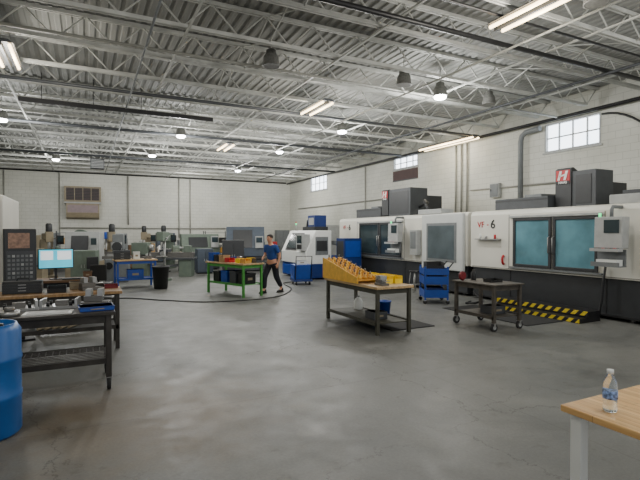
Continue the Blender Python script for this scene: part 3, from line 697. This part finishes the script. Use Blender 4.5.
def hopper(loc,rot,label):
    h=thing('chip_hopper',label,'cart',loc,rot)
    MB().prism([(-.26,.2),(.26,.2),(.34,.7),(-.34,.7)],'Y',-.32,.32,blue).done('bin',h,bevel=.01)
    MB().box(-.32,.32,-.33,.33,.12,.2,dblue).done('frame',h)
    MB().tube([(.3,-.28,.2),(.42,-.28,1.0),(.42,.28,1.0),(.3,.28,.2)],.018,black,8).done('push_handle',h)
    for sx in (-.25,.25):
        for sy in (-.24,.24): MB().cyl((sx,sy-.02,.06),(sx,sy+.02,.06),.06,rubber,12).box(sx-.03,sx+.03,sy-.025,sy+.025,.08,.12,steel).done('caster',h)
    return h
u=thing('utility_cart','tall blue shop cart with shelves and black tote','cart',(8.1,9.5,0),R(-30))
for sx in (-.28,.28):
    for sy in (-.38,.38): MB().box(sx-.02,sx+.02,sy-.02,sy+.02,.1,.95,blue).done('post',u); MB().cyl((sx,sy-.02,.05),(sx,sy+.02,.05),.05,rubber,12).box(sx-.03,sx+.03,sy-.025,sy+.025,.08,.1,steel).done('caster',u)
for z in (.16,.5): 
    MB().box(-.3,.3,-.4,.4,z,z+.02,blue).box(-.31,-.3,-.4,.4,z,z+.2,blue).box(-.3,.3,-.41,-.4,z,z+.2,blue).done('shelf_tray',u)
MB().box(-.3,.3,-.4,.4,.82,.84,blue).box(-.31,-.3,-.4,.4,.74,.9,blue).box(-.3,.3,-.41,-.4,.74,.9,blue).box(.3,.31,-.4,.4,.74,.9,blue).done('top_tray',u)
MB().tube([(.3,-.36,.9),(.42,-.36,1.05),(.42,.36,1.05),(.3,.36,.9)],.016,black,8).done('push_handle',u)
bin_((8.1,9.5,.845),black,.45,.5,.2,R(-30),label='black plastic tote on the shop cart')
box_((8.1,9.5,.521),black,.4,.5,.2,R(-30),label='black box on the cart shelf'); box_((8.1,9.5,.181),dblue,.4,.5,.22,R(-30),label='blue tote on the bottom cart shelf')
hopper((6.75,14.9,0),R(-100),'blue chip cart beside the lathe')
box_((6.75,14.9,.701),white,.35,.3,.14,R(-10),label='white box on top of the chip cart')
b=MB(); b.cyl((0,0,.62),(0,0,.66),.17,black,18); 
for k in range(4):
    a=R(45+90*k); b.cyl((.12*math.cos(a),.12*math.sin(a),.62),(.2*math.cos(a),.2*math.sin(a),0),.012,steel,8)
b.tube([(.17*math.cos(R(15*k)),.17*math.sin(R(15*k)),.25) for k in range(25)],.008,steel,6); b.done('stool',loc=(8.9,11.3,0),label='round black stool by the milling machine',cat='stool')

t=thing('water_bottle','clear plastic water bottle with white cap and label','bottle',(2.36,1.43,.901))
MB().lathe([(.028,0),(.033,.008),(.033,.03),(.031,.04),(.033,.05),(.033,.125),(.032,.135),(.028,.155),(.016,.178),(.0135,.185),(.0135,.192)],clearp,seg=28).done('body',t)
MB().lathe([(.0335,.065),(.0345,.067),(.0345,.105),(.0335,.107)],waterm,seg=28).done('label_band',t)
b=MB(); b.cyl((0,0,.19),(0,0,.21),.0155,white,20); b.done('cap',t)
t=thing('drum_barrel','blue plastic drum barrel','barrel',(-.82,5.02,0))
MB().lathe([(.26,0),(.285,.03),(.285,.33),(.292,.34),(.292,.37),(.285,.38),(.285,.66),(.292,.67),(.292,.70),(.285,.71),(.285,.93),(.26,.97),(.25,.99),(.235,.99),(.235,.96),(.0,.96)],M('barrel_blue',(20,88,156),.35),seg=36).done('body',t)
MB().cyl((.12,0,.96),(.12,0,.985),.03,black,12).done('bung_cap',t)
MB().cyl((-.12,0,.96),(-.12,0,.985),.03,black,12).done('bung_cap',t)

bz=.901
def fixture(loc,rot=0,s=1):
    b=MB(); b.box(-.2*s,.2*s,-.13*s,.13*s,0,.03,steel).box(-.2*s,-.17*s,-.13*s,.13*s,.03,.11,steel).box(.17*s,.2*s,-.13*s,.13*s,.03,.11,steel).box(-.05*s,.08*s,-.05*s,.06*s,.03,.09,dsteel)
    for sx in (-.12,.12):
        for sy in (-.08,.08): b.cyl((sx*s,sy*s,.03),(sx*s,sy*s,.08),.018,blacks,8)
    b.done('machined_fixture',loc=loc,rot=rot,label='machined metal fixture plate with bolts on the bench',cat='metal part')
fixture((-.72,6.4,bz),R(8),1.0); fixture((-.28,6.42,bz),R(-8),1.0)
vise((.12,6.45,bz),R(170),1.2,'large silvery machinist vise on the bench')
box_((.1,6.06,bz),blue,.36,.26,.05,R(5),label='flat blue plastic case on the rolling workbench')
b=MB(); b.cyl((0,0,0),(0,0,.05),.1,steel,20).cyl((0,0,.05),(0,0,.09),.05,dsteel,16); b.done('round_flange',loc=(-.75,6.02,bz),label='round turned steel flange on the rolling workbench',cat='metal part')
MB().box(-.24,.24,-.12,.12,0,.012,white).box(-.2,.2,-.1,.1,.012,.016,lgrey).done('paper_stack',loc=(-.38,6.02,bz),rot=R(-5),label='white papers on the rolling workbench',cat='paper')
vise((.05,8.2,bz),R(200),1.2); toolbox((-.85,8.25,bz),charcoal,0,label='dark metal toolbox on the bench',h=.18); bin_((-.4,8.1,bz),black,.25,.2,.1,label='black parts bin on the bench')
bin_((.36,8.35,bz),dred,.2,.15,.06,label='dark red tray on the bench'); box_((-.15,8.42,bz),tan,.18,.12,.12,label='small tan box on the bench')
for k in range(5): MB().cyl((-.65+.1*k,8.0,.372),(-.45+.1*k,8.4,.372),.02,tan,8).done('metal_bar',label='tan bar stock on the lower shelf',cat='bar stock',group='bar stock on shelf')
m=thing('milling_machine','cream enclosed milling machine with dark control pendant','machine tool',(-1.25,9.3,0))
MB().box(-2.3,-.0,.2,2.2,.05,.8,charcoal).box(-2.2,-.1,.3,2.1,0,.05,black).done('base_skirt',m,bevel=.01)
MB().prism([(.1,.8),(.1,2.35),(.2,2.45),(2.2,2.45),(2.2,.8)],'X',-2.4,0,cream).done('enclosure',m,bevel=.02)
MB().box(-1.8,-.5,.06,.1,1.0,2.1,charcoal).box(-1.7,-.6,.05,.06,1.1,2.0,glassd).done('door',m)
p=thing_child(m,'control_pendant',(.28,-.22,0)); p.rotation_euler=(0,0,R(12))
MB().box(-.23,.23,0,.16,.95,1.87,charcoal).done('housing',p,bevel=.015)
MB().box(-.17,.13,-.008,0,1.55,1.8,screeno).done('screen',p)
b=MB(); b.box(-.2,.2,-.006,0,.98,1.5,dgrey)
for i in range(6):
    for k in range(6): b.box(-.18+i*.062,-.14+i*.062,-.014,-.004,1.05+k*.07,1.09+k*.07,lgrey if (i*k)%4==1 else mgrey)
b.done('keypad',p)
MB().box(-.06,.06,.05,.12,.03,.95,blacks).box(-.2,.2,-.02,.22,0,.03,blacks).done('stand',p)
t=thing('computer_monitor','flat monitor showing bright blue screen','monitor',(-.5,9.8,.951),R(15))
MB().box(-.1,.1,-.07,.07,0,.015,black).box(-.02,.02,0,.02,.015,.25,black).done('stand',t)
MB().box(-.29,.29,-.03,0,.2,.56,black).done('bezel',t,bevel=.006)
MB().box(-.275,.275,-.034,-.03,.215,.545,screenb).box(-.25,-.05,-.037,-.034,.36,.52,screenw).box(.02,.25,-.037,-.034,.36,.52,screenw).done('screen',t)
MB().box(-.2,.2,-.07,.07,0,.02,black).box(-.18,.18,-.055,.055,.02,.026,dgrey).done('keyboard',loc=(-.2,9.67,.951),label='black computer keyboard on the desk',cat='keyboard',bevel=.004)
box_((.02,9.95,.951),brown,.15,.2,.12,label='small brown box on the desk')
def chair(loc,rot):
    c=thing('office_chair','black swivel shop chair','chair',loc,rot)
    MB().box(-.23,.23,-.22,.22,.46,.53,black).done('seat',c,bevel=.03)
    MB().box(-.2,.2,.2,.25,.6,1.0,black).box(-.02,.02,.2,.23,.45,.62,black).done('backrest',c,bevel=.02)
    b=MB(); b.cyl((0,0,.1),(0,0,.46),.025,steel,10)
    for k in range(5):
        a=R(72*k); b.tube([(0,0,.12),(.27*math.cos(a),.27*math.sin(a),.07)],.018,black,6); b.ball((.27*math.cos(a),.27*math.sin(a),.03),.03,black,8,6)
    b.done('swivel_base',c)
chair((.35,13.2,0),R(160)); chair((.3,17.2,0),R(30))
t=thing('trash_can','black plastic trash can with rolled rim','trash can',(2.15,15.75,0))
MB().lathe([(.19,0),(.21,.02),(.26,.68),(.28,.69),(.28,.73),(.25,.73),(.23,.4),(.2,.05)],black,seg=24).done('body',t)
MB().tube([(.25,-.06,.55),(.31,-.05,.56),(.31,.05,.56),(.25,.06,.55)],.012,black,6).done('handle',t)
gz=.951
def on(u_,v_):
    a=R(109); return (3.9+u_*math.cos(a)-v_*math.sin(a),13.4+u_*math.sin(a)+v_*math.cos(a))
for i,(u_,v_,mm) in enumerate(((-.82,.2,orange),(-.58,.2,yellow),(-.34,-.22,black),(-.82,-.2,dgrey),(-.1,.22,red),(.22,-.2,blue),(-.58,-.2,yellow))):
    q=on(u_,v_); bin_((q[0],q[1],gz),mm,.2,.22,.13,R(19),label='coloured parts bin on the green-legged bench')
for (u_,v_,mm,hh) in ((.8,.17,blue,.26),(.5,.18,black,.2),(.74,-.2,dgrey,.14),(.2,.2,cardboard,.2)):
    q=on(u_,v_); box_((q[0],q[1],gz),mm,.24,.22,hh,R(19),label='small storage box on the green-legged bench')
for (u_,mm,hh) in ((-.62,black,.3),(-.2,dgrey,.35),(.24,blue,.34),(.64,black,.3)):
    q=on(u_,0); box_((q[0],q[1],.351),mm,.4,.3,hh,R(19),label='storage crate on the shelf of the green-legged bench')
q=on(-.05,-.15); vise((q[0],q[1],gz),R(40),.9)
toolbox((1.05,16.6,.931),charcoal,label='dark toolbox on the blue-legged bench'); vise((1.85,16.6,.931)); box_((1.5,16.65,.931),white,.2,.2,.25,label='white box on the blue-legged bench')
box_((1.45,16.6,.301),blue,.5,.4,.3,label='blue crate on the lower shelf')
cols=[red,blue,white,tan,dgrey,cardboard,ggreen,lgrey,black,orange]
def clutter(bx,by,bzz,n,step,i,sc=1):
    for k in range(n):
        x=bx-step*(n-1)/2+k*step; mm=cols[(i*3+k*7)%10]; c=(i+k)%4
        if c==0: toolbox((x,by,bzz),mm,label='toolbox on a bench in the machining area',w=.3)
        elif c==1: box_((x,by,bzz),mm,.26,.3,.2+.1*((k*3+i)%3),label='storage box on a bench in the machining area')
        elif c==2: jug((x,by,bzz),mm,.34,label='fluid jug on a bench in the machining area')
        else: vise((x,by,bzz))
for i,(bx,by) in enumerate(((-3.2,28.8),(.4,29.3),(2.6,29.5),(8.4,29.5),(10.6,29.4))): clutter(bx,by,.921,5,.37,i)
clutter(-.7,25.0,.901,4,.34,2); clutter(3.2,22.4,.921,4,.36,5)
def cabinet(loc,m,w=.9,d=.5,h=1.8,rot=0,label='grey steel storage cabinet'):
    c=thing('storage_cabinet',label,'cabinet',loc,rot)
    MB().box(-w/2,w/2,0,d,.05,h,m).box(-w/2+.03,w/2-.03,.05,d-.03,0,.05,black).done('body',c,bevel=.01)
    for s in (-1,1):
        dd=thing_child(c,'door',(0,0,0))
        MB().box(min(s*.005,s*(w/2-.01)),max(s*.005,s*(w/2-.01)),-.02,0,.08,h-.03,m).done('door_panel',dd,bevel=.004)
        MB().box(s*.05-.01,s*.05+.01,-.035,-.02,h*.5,h*.6,steel).done('handle',dd)
cabinet((-5,29.9,0),tan,label='tan steel storage cabinet'); cabinet((-1.75,29.9,0),mgrey,label='mid grey steel storage cabinet'); cabinet((4.4,29.9,0),bgrey,1.1,label='blue-grey steel storage cabinet'); cabinet((12.2,29.9,0),mgrey,h=2.0)
cabinet((5.5,19.0,0),charcoal,.9,.6,1.5,R(-14),label='large dark grey cabinet by the lathe'); cabinet((4.7,20.6,0),bgrey,.7,.5,1.1,label='blue-grey low cabinet among the machines')
cabinet((2.3,25.0,0),brown,.8,.5,1.2,label='brown low cabinet among the mills'); cabinet((-2.3,24.4,0),tan,.9,.5,1.7,label='tan steel cabinet behind the mills')
cabinet((-.1,17.9,0),ggreen,.8,.5,1.2,R(-15),label='grey-green steel cabinet near the grinder')
def rack(loc,rot,i0):
    s=thing('shelving_rack','open steel shelving rack loaded with boxes','shelf',loc,rot)
    for sx in (-.6,.6):
        for sy in (-.22,.22): MB().box(sx-.02,sx+.02,sy-.02,sy+.02,0,1.9,dgrey).done('post',s)
    for z in (.15,.7,1.25,1.8): MB().box(-.62,.62,-.24,.24,z,z+.025,mgrey).done('shelf_board',s)
    k=i0
    for z in (.176,.726,1.276):
        for x in (-.4,0,.38):
            box_((loc[0]+x,loc[1],z),cols[k%10],.3,.36,.2+.08*(k%3),label='stored box on the shelving rack'); k+=3
rack((-.7,26.2,0),0,1); rack((6.3,25.2,0),0,4)

t=thing('wall_vent_unit','large wall-mounted ventilation unit with dark louver and hood below','vent',(-.15,30.6,0))
b=MB(); b.box(-.95,.95,-.35,0,3.6,4.5,tan).box(-.85,.85,-.355,-.35,3.7,4.4,black)
for k in range(8): b.box(-.85,.85,-.385,-.352,3.71+k*.088,3.745+k*.088,dbrown)
for xx in (-.43,0,.43): b.box(xx-.02,xx+.02,-.39,-.35,3.7,4.4,tan)
b.done('louver',t)
hm_=M('hood_mauve',(140,124,126),.6)
MB().prism([(0,2.6),(-.5,2.7),(-.6,2.95),(-.6,3.55),(0,3.55)],'X',-.85,.85,tan).box(-.78,.78,-.61,-.6,2.98,3.4,hm_).box(-.95,.95,-.64,0,3.5,3.58,lgrey).done('hood',t)
for x,z0,z1 in ((-1.35,.5,5.25),(2.3,2.3,5.25),(5.3,1.5,5.25),(6.0,1.5,5.25),(-4,1,5.25)): pipe('wall_conduit',[(x,30.53,z0),(x,30.53,z1)],.035,pipew,'vertical conduit on the end wall','conduit')
pipe('wall_conduit',[(-1.35,30.5,2.1),(9,30.5,2.1)],.03,pipew,'horizontal conduit on the end wall','conduit')
pipe('hose',[(8.9,9.0,.026),(8.6,8.85,.026),(8.8,8.75,.026),(9.2,8.9,.026),(9.45,9.2,.026),(9.5,9.5,.2)],.025,black,'black hose by the milling machine','hose')
def smooth(pts,n=6):
    P=[Vector(p) for p in pts]; o=[]
    P=[P[0]]+P+[P[-1]]
    for i in range(1,len(P)-2):
        for k in range(n):
            t=k/n; a,b,c,d=P[i-1],P[i],P[i+1],P[i+2]
            o.append(.5*((2*b)+(-a+c)*t+(2*a-5*b+4*c-d)*t*t+(-a+3*b-3*c+d)*t**3))
    o.append(P[-2]); return o
pipe('floor_cable',smooth([(-.9,12.5,.016),(.7,13.8,.016),(1.8,12.9,.016),(2.7,12.1,.016),(3.8,11.9,.016),(4.6,12.1,.016),(5.2,12.6,.016),(5.9,13.8,.016),(6.3,15.4,.016),(7.2,15.75,.016)]),.014,black,'black cable snaking across the concrete floor','cable')

# ------------------------------------------------------------ person
def skin(name,verts,edges,m,sub=2,root=0,extra=None,parent=None):
    me=bpy.data.meshes.new('s'); me.from_pydata([v[0] for v in verts],edges,[])
    o=bpy.data.objects.new('s',me); COL.objects.link(o)
    md=o.modifiers.new('skin','SKIN'); md.use_smooth_shade=True
    for i,v in enumerate(verts):
        r=v[1]; me.skin_vertices[0].data[i].radius=(r,r) if not isinstance(r,tuple) else r
        me.skin_vertices[0].data[i].use_root=(i==root)
    sb=o.modifiers.new('sub','SUBSURF'); sb.levels=sub; sb.render_levels=sub
    bpy.context.view_layer.update()
    dg=bpy.context.evaluated_depsgraph_get(); nm=bpy.data.meshes.new_from_object(o.evaluated_get(dg))
    bpy.data.objects.remove(o)
    if extra:
        bm=bmesh.new(); bm.from_mesh(nm); 
        for c,r in extra:
            bmesh.ops.create_uvsphere(bm,u_segments=10,v_segments=8,radius=1,matrix=Matrix.Translation(c)@Matrix.Diagonal((r[0],r[1],r[2],1)))
        bm.to_mesh(nm); bm.free()
    nm.materials.clear(); nm.materials.append(m)
    for p in nm.polygons: p.use_smooth=True; p.material_index=0
    q=bpy.data.objects.new(name,nm); COL.objects.link(q)
    if parent: q.parent=parent
    return q
per=thing('person','person in blue short-sleeved shirt and navy trousers, mid-step, looking down','person',(5.0,13.15,0),R(-62))
per.scale=(1.08,1.1,.985)
V=[((0,0,.96),(.13,.10)),((0,-.01,1.12),(.125,.09)),((0,-.03,1.28),(.145,.10)),((0,-.045,1.41),(.12,.085)),((0,-.06,1.49),.06),((0,-.08,1.55),.055),
   ((0,-.11,1.61),(.062,.075)),((0,-.11,1.68),(.074,.09)),((0,-.10,1.745),(.055,.065))]
E=[(i,i+1) for i in range(8)]
def chain(start,pts):
    prev=start
    for p,r in pts:
        V.append((p,r)); E.append((prev,len(V)-1)); prev=len(V)-1
    return prev
armR=[((-.17,-.045,1.42),.058),((-.235,-.02,1.15),.042),((-.2,-.22,1.0),.028),((-.18,-.28,.96),(.036,.018))]
armL=[((.17,-.045,1.42),.058),((.23,.06,1.17),.042),((.23,.0,.94),.028),((.225,-.03,.87),(.036,.018))]
for arm,s in ((armR,-1),(armL,1)):
    e=chain(3,arm); px,py,pz=arm[-1][0]
    for k,(dx,ln) in enumerate(((-.026,.07),(-.009,.085),(.009,.08),(.026,.065))):
        chain(e,[((px+dx*.3,py+dx-.01,pz-.03),.009),((px+dx*.3,py+dx-.02,pz-.03-ln*.5),.0085),((px+dx*.3-s*.01,py+dx-.012,pz-.03-ln),.007)])
    chain(e,[((px-s*.02,py-.035,pz+.0),.010),((px-s*.03,py-.045,pz-.045),.008)])
chain(0,[((-.095,-.02,.88),.088),((-.10,-.2,.50),.058),((-.11,-.2,.1),.038),((-.115,-.32,.04),.032)])
chain(0,[((.095,.01,.88),.088),((.10,.06,.49),.058),((.105,.27,.14),.038),((.11,.17,.04),.032)])
skin('body',V,E,skinm,2,0,[((0,-.203,1.655),(.012,.018,.018)),((-.077,-.105,1.66),(.01,.02,.03)),((.077,-.105,1.66),(.01,.02,.03))],per)
MB().ball((-.028,-.187,1.68),(.011,.008,.007),black,8,6).done('eye',per)
MB().ball((.028,-.187,1.68),(.011,.008,.007),black,8,6).done('eye',per)
MB().ball((0,-.188,1.615),(.02,.006,.005),dred,8,6).done('mouth',per)
b=MB(); b.ball((0,-.085,1.715),(.086,.098,.078),hairm,18,12)
for v in list(b.bm.verts):
    if v.co.y<-.135 and v.co.z<1.725: v.co.y=-.13
    if v.co.z<1.66: v.co.z=1.66
b.done('hair',per)
Vs=[((0,0,.97),(.155,.13)),((0,-.01,1.12),(.16,.125)),((0,-.03,1.28),(.17,.125)),((0,-.045,1.41),(.135,.10)),((0,-.055,1.48),.075)]
Es=[(0,1),(1,2),(2,3),(3,4)]
for s in (-1,1):
    n=len(Vs); Vs+=[((s*.175,-.045,1.415),.075),((s*.22,-.02 if s<0 else .02,1.21),.064)]; Es+=[(3,n),(n,n+1)]
skin('shirt',Vs,Es,shirtm,2,0,None,per)
Vp=[((0,0,.98),(.145,.115)),((-.095,-.02,.86),.108),((-.10,-.2,.50),.084),((-.11,-.2,.13),.066),((.095,.01,.86),.108),((.10,.06,.49),.084),((.105,.26,.17),.066)]
skin('trousers',Vp,[(0,1),(1,2),(2,3),(0,4),(4,5),(5,6)],pantm,2,0,None,per)
for (x,y) in ((-.115,-.25),(.108,.21)):
    MB().ball((x,y,.045),(.05,.14,.045),shoem,14,8).box(x-.045,x+.045,y-.12,y+.12,0,.02,black).ball((x,y+.07,.09),(.045,.05,.05),shoem,12,8).done('shoe',per)

# ------------------------------------------------------------ world & camera
w=bpy.data.worlds.new('w'); SC.world=w; w.use_nodes=True
w.node_tree.nodes['Background'].inputs[0].default_value=(.95,.97,1,1); w.node_tree.nodes['Background'].inputs[1].default_value=.9
cam=bpy.data.cameras.new('camera'); co=bpy.data.objects.new('camera',cam); COL.objects.link(co)
co.location=(0,0,1.8); co.rotation_euler=(R(90-.86),0,R(-26.7)); cam.sensor_width=36; cam.lens=26.16; cam.clip_end=200
SC.camera=co
